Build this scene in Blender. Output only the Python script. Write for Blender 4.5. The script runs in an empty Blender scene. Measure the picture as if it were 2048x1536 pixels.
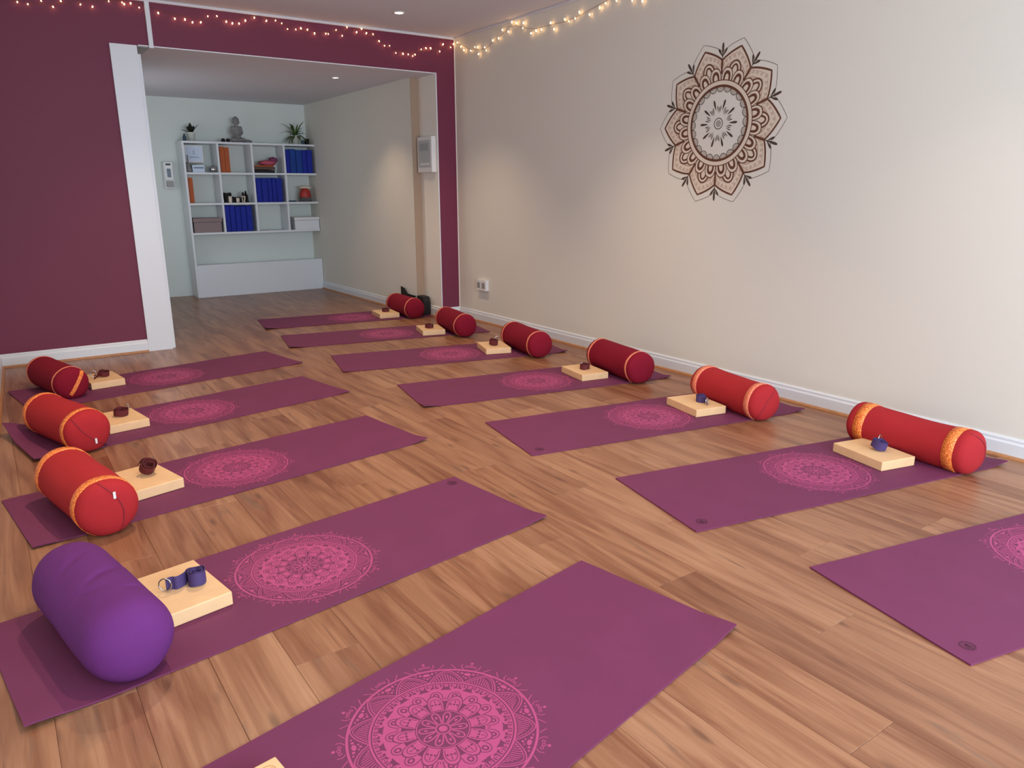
import bpy, bmesh, math, random
from mathutils import Vector, Matrix
import numpy as np
random.seed(7)
PI = math.pi
S = bpy.context.scene
C = S.collection

# ------------------------------------------------------------------ camera
CP = Vector((-4.0413, -6.7578, 1.3057)); yaw, pitch, roll, FPX = -.6088, -.2563, -.0037, 1489.54
f_ = Vector((-math.sin(yaw)*math.cos(pitch), math.cos(yaw)*math.cos(pitch), math.sin(pitch)))
r0 = Vector((math.cos(yaw), math.sin(yaw), 0)); u0 = r0.cross(f_)
r_ = math.cos(roll)*r0 + math.sin(roll)*u0; u_ = -math.sin(roll)*r0 + math.cos(roll)*u0
cd = bpy.data.cameras.new('camera'); cam = bpy.data.objects.new('camera', cd); C.objects.link(cam)
cd.sensor_width = 36; cd.lens = FPX*36/2048; cd.clip_start = .05
M = Matrix((r_, u_, -f_)).transposed().to_4x4(); M.translation = CP; cam.matrix_world = M
S.camera = cam
# ------------------------------------------------------------------ world, light, exposure
S.view_settings.view_transform = 'Standard'; S.view_settings.look = 'None'
S.view_settings.gamma = 1; S.view_settings.use_curve_mapping = False
S.view_settings.exposure = 0.08
w = bpy.data.worlds.new('world'); S.world = w; w.use_nodes = True
w.node_tree.nodes['Background'].inputs[0].default_value = (.62, .78, 1, 1)
w.node_tree.nodes['Background'].inputs[1].default_value = 1.0
def light(name, kind, loc, rot, energy, col, **k):
    l = bpy.data.lights.new(name, kind); l.energy = energy; l.color = col
    for a, b in k.items(): setattr(l, a, b)
    o = bpy.data.objects.new(name, l); o.location = loc; o.rotation_euler = rot; C.objects.link(o); return o
# daylight through the shop window behind the camera
light('window_daylight', 'AREA', (-2.1, -8.95, 1.30), (math.radians(90), 0, 0), 235, (.76, .88, 1), shape='RECTANGLE', size=3.6, size_y=1.8)
WARM = (1, .73, .49)
# two rows of recessed spots along the ceiling, one pair in the back room
for x, y, e, cone in ((-.93, -.67, 92, 92), (-.93, -2.9, 84, 92), (-.93, -5.1, 40, 92), (-3.0, -.9, 60, 84), (-3.0, -2.9, 150, 128), (-3.0, -5.0, 88, 128), (-.93, -7.3, 14, 92), (-3.0, -7.3, 12, 120)):
    light('downlight_glow', 'SPOT', (x, y, 2.70), (0, 0, 0), e, WARM, spot_size=math.radians(cone), spot_blend=1.0, shadow_soft_size=.035)
light('far_room_fill', 'AREA', (-2.95, 1.9, 1.4), (0, math.radians(-90), 0), 7, (.86, .93, 1), shape='RECTANGLE', size=1.2, size_y=1.4)  # added fill that brightens the far room; no window on that side
light('downlight_glow', 'SPOT', (-.93, .765, 2.36), (0, 0, 0), 40, WARM, spot_size=math.radians(100), spot_blend=1.0, shadow_soft_size=.035)

# ------------------------------------------------------------------ helpers
def lin(c):
    return tuple(((v/255)/12.92 if v/255 <= .04045 else (((v/255)+.055)/1.055)**2.4) for v in c)
def mat(name, col, rough=.6, metal=0, bump=0, bscale=200, var=0, vscale=6, emit=None, es=0, sheen=0, coat=0, trans=0, spec=.5):
    m = bpy.data.materials.new(name); m.use_nodes = True; nt = m.node_tree; b = nt.nodes['Principled BSDF']
    c = (*lin(col), 1)
    b.inputs['Base Color'].default_value = c; b.inputs['Roughness'].default_value = rough; b.inputs['Metallic'].default_value = metal
    b.inputs['Specular IOR Level'].default_value = spec
    if sheen: b.inputs['Sheen Weight'].default_value = sheen; b.inputs['Sheen Roughness'].default_value = .5
    if coat: b.inputs['Coat Weight'].default_value = coat; b.inputs['Coat Roughness'].default_value = .15
    if trans: b.inputs['Transmission Weight'].default_value = trans
    if emit: b.inputs['Emission Color'].default_value = (*lin(emit), 1); b.inputs['Emission Strength'].default_value = es
    tc = nt.nodes.new('ShaderNodeTexCoord')
    if var:
        n = nt.nodes.new('ShaderNodeTexNoise'); n.inputs['Scale'].default_value = vscale; n.inputs['Detail'].default_value = 5
        nt.links.new(tc.outputs['Object'], n.inputs['Vector'])
        mr = nt.nodes.new('ShaderNodeMapRange'); mr.inputs['From Min'].default_value = .3; mr.inputs['From Max'].default_value = .7
        mr.inputs['To Min'].default_value = 1-var; mr.inputs['To Max'].default_value = 1+var
        nt.links.new(n.outputs['Fac'], mr.inputs['Value'])
        mx = nt.nodes.new('ShaderNodeMix'); mx.data_type = 'RGBA'; mx.blend_type = 'MULTIPLY'; mx.inputs[0].default_value = 1
        mx.inputs[6].default_value = c; nt.links.new(mr.outputs[0], mx.inputs[7]); nt.links.new(mx.outputs[2], b.inputs['Base Color'])
    if bump:
        n2 = nt.nodes.new('ShaderNodeTexNoise'); n2.inputs['Scale'].default_value = bscale; n2.inputs['Detail'].default_value = 3
        nt.links.new(tc.outputs['Object'], n2.inputs['Vector'])
        bp = nt.nodes.new('ShaderNodeBump'); bp.inputs['Strength'].default_value = bump; bp.inputs['Distance'].default_value = .002
        nt.links.new(n2.outputs['Fac'], bp.inputs['Height']); nt.links.new(bp.outputs[0], b.inputs['Normal'])
    return m
MT = dict(
    cream=mat('cream_wall_paint', (224, 221, 210), .75, bump=.08, bscale=60),
    purple=mat('plum_wall_paint', (112, 37, 66), .62, bump=.08, bscale=60),
    ceil=mat('ceiling_paint', (214, 214, 220), .8),
    back=mat('pale_green_grey_paint', (220, 226, 220), .75),
    white=mat('white_gloss_paint', (222, 227, 232), .35),
    shelf=mat('white_laminate', (222, 226, 230), .4),
    bead=mat('oak_beading', (176, 122, 78), .5, var=.15, vscale=30),
    plastic=mat('white_plastic', (226, 226, 224), .35),
    grey=mat('grey_plastic', (150, 148, 146), .45),
    steel=mat('steel', (190, 188, 185), .25, metal=1),
    vinyl=mat('brown_vinyl', (98, 58, 38), .6),
    vinyl2=mat('dark_brown_vinyl', (72, 56, 44), .6),
    vinyl3=mat('tan_vinyl', (164, 126, 100), .6),
    cream2=mat('cream_vinyl', (222, 208, 190), .6),
    mat=mat('purple_mat_foam', (108, 45, 82), .72, bump=.15, bscale=350, var=.05, vscale=5, spec=.35),
    pink=mat('pink_print_ink', (170, 66, 118), .6),
    logo=mat('dark_print_ink', (76, 28, 54), .6),
    wood=mat('pale_pine', (226, 188, 142), .5, var=.06, vscale=14),
    maroon=mat('maroon_webbing', (92, 22, 30), .7, bump=.4, bscale=500),
    navy=mat('indigo_webbing', (66, 50, 104), .7, bump=.4, bscale=500),
    black=mat('black_fabric', (22, 18, 20), .75),
    pot=mat('white_ceramic', (214, 216, 206), .3),
    leaf=mat('dark_green_leaf', (72, 94, 46), .45, var=.3, vscale=20),
    leafd=mat('deep_green_leaf', (26, 34, 20), .4),
    soil=mat('potting_soil', (40, 30, 22), .9),
    stone=mat('grey_stone', (128, 126, 126), .6, var=.15, vscale=25, bump=.3, bscale=120),
    blue=mat('royal_blue_fabric', (18, 38, 150), .8, var=.12, vscale=9, bump=.3, bscale=300),
    blue2=mat('mid_blue_fabric', (18, 62, 144), .8, var=.12, vscale=9, bump=.3, bscale=300),
    brown=mat('rust_brown_foam', (176, 90, 50), .8, var=.08, vscale=10),
    mauve=mat('mauve_grey_card', (142, 124, 124), .7, var=.05),
    tray=mat('dark_brown_wood', (78, 54, 38), .5, var=.15),
    rose=mat('rose_cloth', (190, 84, 104), .8, var=.1),
    plumc=mat('plum_cloth', (124, 60, 96), .8, var=.1),
    redc=mat('red_content', (176, 52, 44), .5, var=.3, vscale=50),
    clear=mat('clear_plastic', (235, 235, 235), .1, trans=.9),
    paper=mat('white_paper', (205, 220, 238), .6),
    ink=mat('blue_grey_ink', (110, 130, 150), .6),
    bluewin=mat('tinted_window', (52, 76, 98), .2),
    slot=mat('dark_slot', (40, 44, 50), .5),
    bulb=mat('lit_bulb', (255, 225, 180), .4, emit=(255, 200, 130), es=14),
    wire=mat('copper_wire', (120, 78, 60), .5),
    lamp=mat('lit_lamp', (255, 245, 230), .4, emit=(255, 244, 228), es=12),
    chrome=mat('lamp_bezel', (225, 222, 218), .35),
)
def gold_mat(name, base, dark):
    m = mat(name, base, .55); nt = m.node_tree; b = nt.nodes['Principled BSDF']
    tc = nt.nodes.new('ShaderNodeTexCoord'); v = nt.nodes.new('ShaderNodeTexVoronoi'); v.feature = 'DISTANCE_TO_EDGE'; v.inputs['Scale'].default_value = 85
    nt.links.new(tc.outputs['Object'], v.inputs['Vector'])
    cr = nt.nodes.new('ShaderNodeValToRGB'); cr.color_ramp.elements[0].position = .05; cr.color_ramp.elements[0].color = (*lin(dark), 1)
    cr.color_ramp.elements[1].position = .22; cr.color_ramp.elements[1].color = (*lin(base), 1)
    nt.links.new(v.outputs['Distance'], cr.inputs[0]); nt.links.new(cr.outputs[0], b.inputs['Base Color']); return m
MT['gold'] = gold_mat('gold_braid', (250, 160, 76), (212, 92, 38))
MT['rosegold'] = gold_mat('rose_gold_braid', (238, 150, 116), (214, 104, 78))
def fabric(name, col, end=None):
    return mat(name, col, .85, bump=.5, bscale=420, var=.05, vscale=5, sheen=0, spec=.2)
MT['crimson'] = fabric('crimson_cotton', (128, 16, 40)); MT['red'] = fabric('brick_red_cotton', (168, 40, 46)); MT['plum'] = fabric('violet_cotton', (100, 44, 112))
MT['redzip'] = mat('red_zip', (140, 28, 44), .7)

def obj(name, bm, m, parent=None, smooth=False, mats=None):
    me = bpy.data.meshes.new(name)
    if isinstance(bm, bmesh.types.BMesh):
        bmesh.ops.recalc_face_normals(bm, faces=bm.faces) if not getattr(bm, 'norecalc', False) else None
        bm.to_mesh(me); bm.free()
    else: me.from_pydata(*bm)
    for x in (mats or [m]): me.materials.append(MT[x] if isinstance(x, str) else x)
    if smooth: me.polygons.foreach_set('use_smooth', [True]*len(me.polygons))
    o = bpy.data.objects.new(name, me); C.objects.link(o)
    if parent: o.parent = parent
    return o
def tag(o, label=None, cat=None, group=None, kind=None):
    if label: o['label'] = label
    if cat: o['category'] = cat
    if group: o['group'] = group
    if kind: o['kind'] = kind
    return o
def empty(name, loc=(0, 0, 0), rz=0, label=None, cat=None, group=None, kind=None):
    o = bpy.data.objects.new(name, None); o.location = loc; o.rotation_euler = (0, 0, rz); o.empty_display_size = .05; C.objects.link(o)
    return tag(o, label, cat, group, kind)
def box(bm, x0, x1, y0, y1, z0, z1, bev=0, mx=None, mi=0):
    vs = [bm.verts.new((x, y, z)) for x in (x0, x1) for y in (y0, y1) for z in (z0, z1)]
    fs = [bm.faces.new([vs[i] for i in q]) for q in ((0, 1, 3, 2), (4, 6, 7, 5), (0, 4, 5, 1), (2, 3, 7, 6), (0, 2, 6, 4), (1, 5, 7, 3))]
    for f in fs: f.material_index = mi
    if bev:
        es = list({e for f in fs for e in f.edges})
        r = bmesh.ops.bevel(bm, geom=es, offset=bev, segments=2, affect='EDGES', profile=.6)
        vs = list({v for f in r['faces'] for v in f.verts} | {v for v in vs if v.is_valid})
    if mx is not None:
        for v in vs: v.co = mx @ v.co
    return vs
def bx(*a, **k):
    bm = bmesh.new(); box(bm, *a, **k); return bm
def lathe(bm, prof, n=24, axis='z', center=(0, 0, 0), mi=0):
    rings = []
    for r, h in prof:
        ring = []
        for i in range(n):
            a = 2*PI*i/n; c, s = r*math.cos(a), r*math.sin(a)
            p = (c, s, h) if axis == 'z' else ((h, c, s) if axis == 'x' else (c, h, s))
            ring.append(bm.verts.new(Vector(p)+Vector(center)))
        rings.append(ring)
    for a, b in zip(rings, rings[1:]):
        for i in range(n):
            f = bm.faces.new((a[i], a[(i+1) % n], b[(i+1) % n], b[i])); f.material_index = mi
    for ring in (rings[0], rings[-1]):
        try: f = bm.faces.new(ring); f.material_index = mi
        except ValueError: pass
    return bm
def tube(bm, pts, r, n=6, taper=None):
    pts = [Vector(p) for p in pts]; rings = []
    for i, p in enumerate(pts):
        t = (pts[min(i+1, len(pts)-1)]-pts[max(i-1, 0)]).normalized()
        a = t.cross(Vector((0, 0, 1)))
        if a.length < .01: a = t.cross(Vector((1, 0, 0)))
        a.normalize(); b = t.cross(a); rr = r*(taper(i/(len(pts)-1)) if taper else 1)
        rings.append([bm.verts.new(p+rr*(math.cos(2*PI*k/n)*a+math.sin(2*PI*k/n)*b)) for k in range(n)])
    for a, b in zip(rings, rings[1:]):
        for k in range(n): bm.faces.new((a[k], a[(k+1) % n], b[(k+1) % n], b[k]))
    bm.faces.new(rings[0]); bm.faces.new(rings[-1])
    return bm
def struct(name, bm, m, parent=None, **k):
    o = obj(name, bm, m, parent, **k)
    if not parent: o['kind'] = 'structure'
    return o

# ------------------------------------------------------------------ room shell
H = 2.727; ZA = 2.385; YF = -9.0; XJ = -.2215; XA = -.311; YB = 3.385; YJ = .36; XP0 = -3.043; XP1 = -2.841
XL0, KL = -4.08, .039                       # left wall runs slightly out of square
def xl(y): return XL0+KL*y
# floor: sub-floor slab with separate planks
fl = struct('floor', bx(-4.7, .2, YF-.2, YB+.2, -.08, -.012), 'bead')
def plank_material():
    m = bpy.data.materials.new('oak_laminate'); m.use_nodes = True; nt = m.node_tree; b = nt.nodes['Principled BSDF']; N = nt.nodes.new; L = nt.links.new
    tc = N('ShaderNodeTexCoord'); oi = N('ShaderNodeObjectInfo')
    off = N('ShaderNodeVectorMath'); off.operation = 'SCALE'; off.inputs[0].default_value = (17, 31, 7); L(oi.outputs['Random'], off.inputs['Scale'])
    ad = N('ShaderNodeVectorMath'); L(tc.outputs['Object'], ad.inputs[0]); L(off.outputs[0], ad.inputs[1])
    def noise(sx, sy, scale, det, dist=0):
        mp = N('ShaderNodeMapping'); mp.inputs['Scale'].default_value = (sx, sy, 1); L(ad.outputs[0], mp.inputs[0])
        n = N('ShaderNodeTexNoise'); n.inputs['Scale'].default_value = scale; n.inputs['Detail'].default_value = det; n.inputs['Distortion'].default_value = dist
        L(mp.outputs[0], n.inputs['Vector']); return n.outputs['Fac']
    def ramp(src, stops):
        r = N('ShaderNodeValToRGB'); e = r.color_ramp.elements
        while len(e) < len(stops): e.new(.5)
        for k, (p, c) in enumerate(stops): e[k].position = p; e[k].color = (*(lin(c) if len(c) == 3 else c[:3]), 1)
        L(src, r.inputs[0]); return r.outputs[0]
    def mix(kind, fac, a, b_):
        x = N('ShaderNodeMix'); x.data_type = 'RGBA'; x.blend_type = kind
        if isinstance(fac, float): x.inputs[0].default_value = fac
        else: L(fac, x.inputs[0])
        L(a, x.inputs[6])
        if isinstance(b_, tuple): x.inputs[7].default_value = b_
        else: L(b_, x.inputs[7])
        return x.outputs[2]
    base = ramp(oi.outputs['Random'], [(0, (150, 108, 82)), (.35, (164, 121, 92)), (.7, (171, 130, 101)), (1, (156, 113, 88))])
    grain = ramp(noise(26, 1.1, 3.0, 6, .6), [(.3, (222, 206, 196)), (.7, (255, 255, 255))])
    c = mix('MULTIPLY', .75, base, grain)
    band = ramp(noise(9, .8, 1.5, 3, 1.2), [(.34, (192, 162, 148)), (.6, (255, 252, 248))])
    c = mix('MULTIPLY', .8, c, band)
    st = ramp(noise(7, 1.3, 1.9, 4, .8), [(.64, (0, 0, 0)), (.75, (255, 255, 255))])
    c = mix('MIX', mixfac(nt, st, .7), c, (*lin((112, 86, 70)), 1))
    kn = N('ShaderNodeTexVoronoi'); mp = N('ShaderNodeMapping'); mp.inputs['Scale'].default_value = (11, 3.2, 1); L(ad.outputs[0], mp.inputs[0]); L(mp.outputs[0], kn.inputs['Vector']); kn.inputs['Scale'].default_value = 1
    kr = ramp(kn.outputs['Distance'], [(.06, (255, 255, 255)), (.17, (0, 0, 0))])
    c = mix('MIX', mixfac(nt, kr, .65), c, (*lin((92, 60, 44)), 1))
    cr = ramp(noise(60, 1.6, 1.3, 3, .4), [(.69, (0, 0, 0)), (.73, (255, 255, 255))])
    c = mix('MIX', mixfac(nt, cr, .75), c, (*lin((96, 66, 50)), 1))
    L(c, b.inputs['Base Color'])
    b.inputs['Roughness'].default_value = .34; b.inputs['Specular IOR Level'].default_value = .5
    bp = N('ShaderNodeBump'); bp.inputs['Strength'].default_value = .12; bp.inputs['Distance'].default_value = .001
    L(noise(60, 2, 3, 4), bp.inputs['Height']); L(bp.outputs[0], b.inputs['Normal'])
    return m
def mixfac(nt, src, k):
    x = nt.nodes.new('ShaderNodeMath'); x.operation = 'MULTIPLY'; x.inputs[1].default_value = k; nt.links.new(src, x.inputs[0]); return x.outputs[0]
MT['plank'] = plank_material()
PW, PL = .193, 1.29
def plank_mesh(x0, x1, y0, y1):
    g = .0003; bm = bmesh.new()
    x0 += g; x1 -= g; y0 += g; y1 -= g; b = .0009
    lo = [bm.verts.new(p) for p in ((x0, y0, -.012), (x1, y0, -.012), (x1, y1, -.012), (x0, y1, -.012))]
    mi = [bm.verts.new(p) for p in ((x0, y0, -b), (x1, y0, -b), (x1, y1, -b), (x0, y1, -b))]
    to = [bm.verts.new(p) for p in ((x0+b, y0+b, 0), (x1-b, y0+b, 0), (x1-b, y1-b, 0), (x0+b, y1-b, 0))]
    bm.faces.new(to)
    for A, B in ((lo, mi), (mi, to)):
        for k in range(4): bm.faces.new((A[k], A[(k+1) % 4], B[(k+1) % 4], B[k]))
    return bm
full = None
k0 = math.floor((-4.62+2.337)/PW); npl = 0
for k in range(k0, 13):
    x0 = -2.337+PW*k; x1 = x0+PW
    if x0 > .02: break
    y = YF-.05-((k*.37) % 1)*PL
    while y < YB:
        y0, y1 = max(y, YF-.05), min(y+PL, YB+.02)
        vis = y1 > -6.4 if x0 < -2.6 else y1 > -7.2
        if y1 > 0.1 and (x0 < -3.1 or x0 > -.2) and y0 > 0: y += PL; continue
        if y1-y0 > .05 and y1 > -7.6:
            if abs((y1-y0)-PL) < 1e-4 and full:
                o = bpy.data.objects.new('plank', full)
                C.objects.link(o); o.parent = fl; o.location = (x0+PW/2, y0+PL/2, 0)
            else:
                hw, hl = PW/2, (y1-y0)/2
                o = obj('plank', plank_mesh(-hw, hw, -hl, hl), 'plank', fl); o.location = (x0+PW/2, (y0+y1)/2, 0)
                if abs((y1-y0)-PL) < 1e-4: full = o.data
            npl += 1
        y += PL
print('planks', npl)
T = .15
struct('ceiling', bx(-4.7, .15, YF-.1, 0, H, H+.1), 'ceil')
struct('wall_right', bx(0, T, YF-.1, 0, -.01, H), 'cream')
def prism_y(xa, xb, y0, y1, th, z0, z1):    # left wall, skewed
    bm = bmesh.new(); P = [(xa-th, y0), (xa, y0), (xb, y1), (xb-th, y1)]
    lo = [bm.verts.new((*p, z0)) for p in P]; hi = [bm.verts.new((*p, z1)) for p in P]
    bm.faces.new(lo[::-1]); bm.faces.new(hi)
    for k in range(4): bm.faces.new((lo[k], lo[(k+1) % 4], hi[(k+1) % 4], hi[k]))
    return bm
struct('wall_left', prism_y(xl(YF), xl(0), YF, 0, T, -.01, H), 'cream')
# plum wall with the wide opening (one mesh, real thickness)
bm = bmesh.new()
box(bm, xl(0)-.2, XP0, 0, YJ, -.01, H)
box(bm, XP0, XJ, 0, YJ, ZA+.0, H)
box(bm, XJ, .15, 0, YJ, -.01, H)
MT['cream_light'] = mat('light_cream_paint', (234, 230, 220), .7)
wb = obj('wall_back', bm, None, mats=['purple', 'cream_light', 'ceil']); wb['kind'] = 'structure'
for p in wb.data.polygons:
    n, c = p.normal, p.center
    if n.y < -.5: p.material_index = 0
    elif n.z < -.5: p.material_index = 2
    else: p.material_index = 1
# front wall with shop window opening behind the camera
bm = bmesh.new()
box(bm, -4.7, -3.95, YF-.15, YF, -.01, H); box(bm, -.25, .15, YF-.15, YF, -.01, H)
box(bm, -3.95, -.25, YF-.15, YF, 2.55, H); box(bm, -3.95, -.25, YF-.15, YF, -.01, .35)
struct('wall_front', bm, 'cream')
# far room
struct('wall_far', bx(-3.2, .15, YB, YB+T, -.01, 2.5), 'back')
struct('wall_far_right', bx(XA, .15, YJ, YB, -.01, 2.5), 'cream')
struct('wall_far_left', bx(-3.2, XP0, YJ, YB, -.01, 2.5), 'back')
struct('ceiling_far', bx(-3.2, .15, YJ, YB, ZA, ZA+.1), 'ceil')
# white boards lining the left end of the opening
MT['tan'] = mat('tan_strip', (166, 142, 120), .7)
struct('trim_7', bx(XA, XJ-.001, YJ-.006, YJ, 0, ZA-.001), 'tan')  # step face beside the right jamb, darker tan than the walls
tp = struct('trim_1', bx(XP0, XP1-.012, -.02, .02, 0, ZA, bev=.002), 'white')
struct('trim_2', bx(XP1-.012, XP1+.016, .02, YJ+.02, 0, ZA-.055, bev=.003), 'white')
struct('trim_3', bx(XP1-.012, XP1+.085, 0.004, YJ, ZA-.006, ZA-.001), 'grey')
struct('trim_4', bx(-2.765, -2.731, -.02, 0, ZA-.01, H, bev=.003), 'white')
struct('trim_8', bx(XP1, XJ+.010, -.005, 0, ZA, ZA+.008), 'white')
struct('trim_9', bx(XJ, XJ+.010, -.005, 0, .10, ZA), 'white')
struct('trim_10', bx(-.007, 0, -.004, 0, .102, H-.022), 'cream_light')
# slim coving at ceiling
struct('trim_5', bx(xl(0), 0, -.022, 0, H-.022, H, bev=.006), 'ceil')
struct('trim_6', bx(-.022, 0, YF, -.022, H-.022, H, bev=.006), 'ceil')
# skirting boards with an oak bead at the floor
def skirt(name, a, b, nrm, h=.102, m='white'):
    a, b, n = Vector((*a, 0)), Vector((*b, 0)), Vector((*nrm, 0)).normalized(); bm = bmesh.new()
    prof = [(0, 0), (.018, 0), (.018, h-.03), (.015, h-.024), (.012, h-.02), (.012, h-.008), (.006, h), (0, h)]
    A = [bm.verts.new(a+n*d+Vector((0, 0, z))) for d, z in prof]; B = [bm.verts.new(b+n*d+Vector((0, 0, z))) for d, z in prof]
    for k in range(len(prof)): bm.faces.new((A[k], A[(k+1) % len(prof)], B[(k+1) % len(prof)], B[k]))
    bm.faces.new(A[::-1]); bm.faces.new(B)
    o = struct(name, bm, m)
    bm = bmesh.new(); q = [(.018, 0)]+[(.018+.014*math.sin(t), .014*math.cos(t)) for t in (0, .4, .8, 1.2, PI/2)]
    A = [bm.verts.new(a+n*d+Vector((0, 0, z))) for d, z in q]; B = [bm.verts.new(b+n*d+Vector((0, 0, z))) for d, z in q]
    for k in range(len(q)): bm.faces.new((A[k], A[(k+1) % len(q)], B[(k+1) % len(q)], B[k]))
    bm.faces.new(A[::-1]); bm.faces.new(B)
    obj('bead', bm, 'bead', o); return o
skirt('baseboard_right', (0, YF), (0, 0), (-1, 0))
skirt('baseboard_back', (xl(0), 0), (XP0, 0), (0, -1))
skirt('baseboard_back_right', (XJ, 0), (0, 0), (0, -1))
skirt('baseboard_left', (xl(YF), YF), (xl(0), 0), (1, 0))
skirt('baseboard_jamb', (XJ, 0), (XJ, YJ), (-1, 0), .11)
skirt('baseboard_far_right', (XA, YJ), (XA, 3.07), (-1, 0), .1)

# ------------------------------------------------------------------ 2D print builder
class Flat:
    def __init__(s): s.v = []; s.f = []; s.m = []; s.z = 0; s.n = 0
    def layer(s, d=5e-5): s.z += d
    def zz(s): s.n += 1; return s.z+(s.n % 7)*5e-6
    def poly(s, pts, mi=0):
        n = len(s.v); z = s.zz()
        s.v += [(x, y, z) for x, y in pts]; s.f.append(tuple(range(n, n+len(pts)))); s.m.append(mi)
    def ring(s, cx, cy, r0, r1, n=64, mi=0, a0=0, a1=2*PI):
        b = len(s.v); z = s.zz(); full = abs(a1-a0-2*PI) < 1e-6; m = n if full else n+1
        for i in range(m):
            a = a0+(a1-a0)*i/n; c, q = math.cos(a), math.sin(a)
            s.v += [(cx+r0*c, cy+r0*q, z), (cx+r1*c, cy+r1*q, z)]
        for i in range(n):
            j = (i+1) % m; s.f.append((b+2*i, b+2*i+1, b+2*j+1, b+2*j)); s.m.append(mi)
    def disc(s, cx, cy, r, n=12, mi=0, sx=1, sy=1, rot=0):
        c, q = math.cos(rot), math.sin(rot); P = []
        for i in range(n):
            a = 2*PI*i/n; x, y = r*sx*math.cos(a), r*sy*math.sin(a); P.append((cx+x*c-y*q, cy+x*q+y*c))
        s.poly(P, mi)
    def stroke(s, pts, w, mi=0, closed=False):
        n = len(pts); b = len(s.v); z = s.zz()
        for i in range(n):
            if closed: p, q = pts[(i-1) % n], pts[(i+1) % n]
            else: p, q = pts[max(i-1, 0)], pts[min(i+1, n-1)]
            dx, dy = q[0]-p[0], q[1]-p[1]; l = math.hypot(dx, dy) or 1; nx, ny = -dy/l*w/2, dx/l*w/2
            x, y = pts[i]; s.v += [(x+nx, y+ny, z), (x-nx, y-ny, z)]
        for i in range(n if closed else n-1):
            j = (i+1) % n; s.f.append((b+2*i, b+2*i+1, b+2*j+1, b+2*j)); s.m.append(mi)
    def drop(s, a, r0, r1, w, mi=0, cx=0, cy=0, tilt=0):   # teardrop: point at r0, fat end at r1
        c, q = math.cos(a), math.sin(a); L = r1-r0; P = []
        ct, st = math.cos(a+tilt), math.sin(a+tilt)
        for i in range(12):
            t = 2*PI*i/12; u = .5-.5*math.cos(t); v = w/2*math.sin(t)*(.25+.75*u)
            P.append((cx+c*r0+ct*u*L-st*v, cy+q*r0+st*u*L+ct*v))
        s.poly(P, mi)
def pol(r, a, cx=0, cy=0): return (cx+r*math.cos(a), cy+r*math.sin(a))
def arch(a, da, r0, r1, n=10, p=2.0):       # scallop outline on a circle: from angle a-da to a+da bulging r0 -> r1
    return [pol(r0+(r1-r0)*(1-abs(-1+2*i/n)**p)**(1/p), a+da*(-1+2*i/n)) for i in range(n+1)]
def flat_obj(F, name, mats, parent, z=0):
    o = obj(name, (F.v, [], F.f), None, parent, mats=mats)
    o.data.polygons.foreach_set('material_index', F.m); o.location.z = z
    return o

# ------------------------------------------------------------------ wall mandala decal
F = Flat()
BR, DK, TA, CR = 0, 1, 2, 3
HW = math.radians(18); PA = [PI/2+math.radians(18+36*k) for k in range(10)]
def petal(a, rt, rb, half, n=12, bulge=1.0):
    P = []
    for s_ in (-1, 1):
        seg = []
        for i in range(n+1):
            t = i/n; rr = rb+(rt-rb)*t
            ww = half*(1-t**1.7)**.9*(1+.32*math.sin(PI*t)*bulge)
            seg.append(pol(rr, a+s_*min(HW*.985, ww*(.36/max(rr, .2)))))
        P += seg if s_ < 0 else seg[::-1][1:]
    return P
for a in PA: F.poly(petal(a, .470, .315, HW*1.10), CR)
F.layer()
for a in PA:
    for rt, rb, hh in ((.425, .33, .80), (.385, .32, .60)):
        pr = petal(a, rt, rb, HW*hh)
        for i in range(2, len(pr)-1, 2): F.ring(*pr[i], .0050, .0085, 9, TA)
    for i in range(-6, 7): F.stroke([pol(.33, a+i*.030), pol(.40-.006*abs(i), a+i*.027)], .0026, TA)
    pr = petal(a, .440, .32, HW*.95)
    F.stroke(pr, .0022, TA)
F.layer()
for a in PA:
    F.stroke(petal(a, .472, .300, HW*1.10), .0120, BR)
    F.stroke([p for p in petal(a, .518, .345, HW*1.30) if math.hypot(*p) > .385], .0030, DK)
    v = a+HW
    F.drop(v, .400, .490, .024, DK); F.drop(v, .405, .466, .020, DK, tilt=.62); F.drop(v, .405, .466, .020, DK, tilt=-.62)
    F.poly(arch(a, .165, .30, .392, 14), BR)
F.layer()
for a in PA: F.poly(arch(a, .135, .30, .382, 14), CR)
F.layer()
for a in PA: F.poly(arch(a, .10, .30, .370, 12), BR)
F.layer()
for a in PA: F.poly(arch(a, .06, .30, .358, 12), CR)
for q, c_, rr, pw in ((.168, BR, .345, 2.3), (.150, CR, .338, 2.3), (.112, BR, .322, 2.3), (.058, CR, .303, 2.3)):
    F.layer()
    for k in range(20): F.poly(arch(PI/2+math.radians(9+18*k), q, .25, rr, 16, pw), c_)
F.layer()
F.ring(0, 0, .222, .268, 96, BR); F.layer(); F.ring(0, 0, .238, .262, 96, CR)
for k in range(24):
    a = math.radians(15*k); c = pol(.222, a)
    F.ring(*c, .025, .0295, 14, DK, a+PI*.5, a+PI*1.5)
    F.ring(*c, .0180, .0205, 12, BR, a+PI*.5, a+PI*1.5)
    F.ring(*c, .0085, .0115, 10, BR, a+PI*.5, a+PI*1.5)
for a in PA:
    F.drop(a, .085, .152, .021, DK); F.drop(a+.19, .07, .112, .009, DK); F.drop(a-.19, .07, .112, .009, DK)
    F.drop(a+.314, .062, .104, .008, DK)
F.ring(0, 0, .031, .036, 32, DK); F.ring(0, 0, .015, .019, 24, DK); F.ring(0, 0, .005, .009, 16, DK)
md = flat_obj(F, 'wall_mandala', ['vinyl', 'vinyl2', 'vinyl3', 'cream2'], None)
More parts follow.
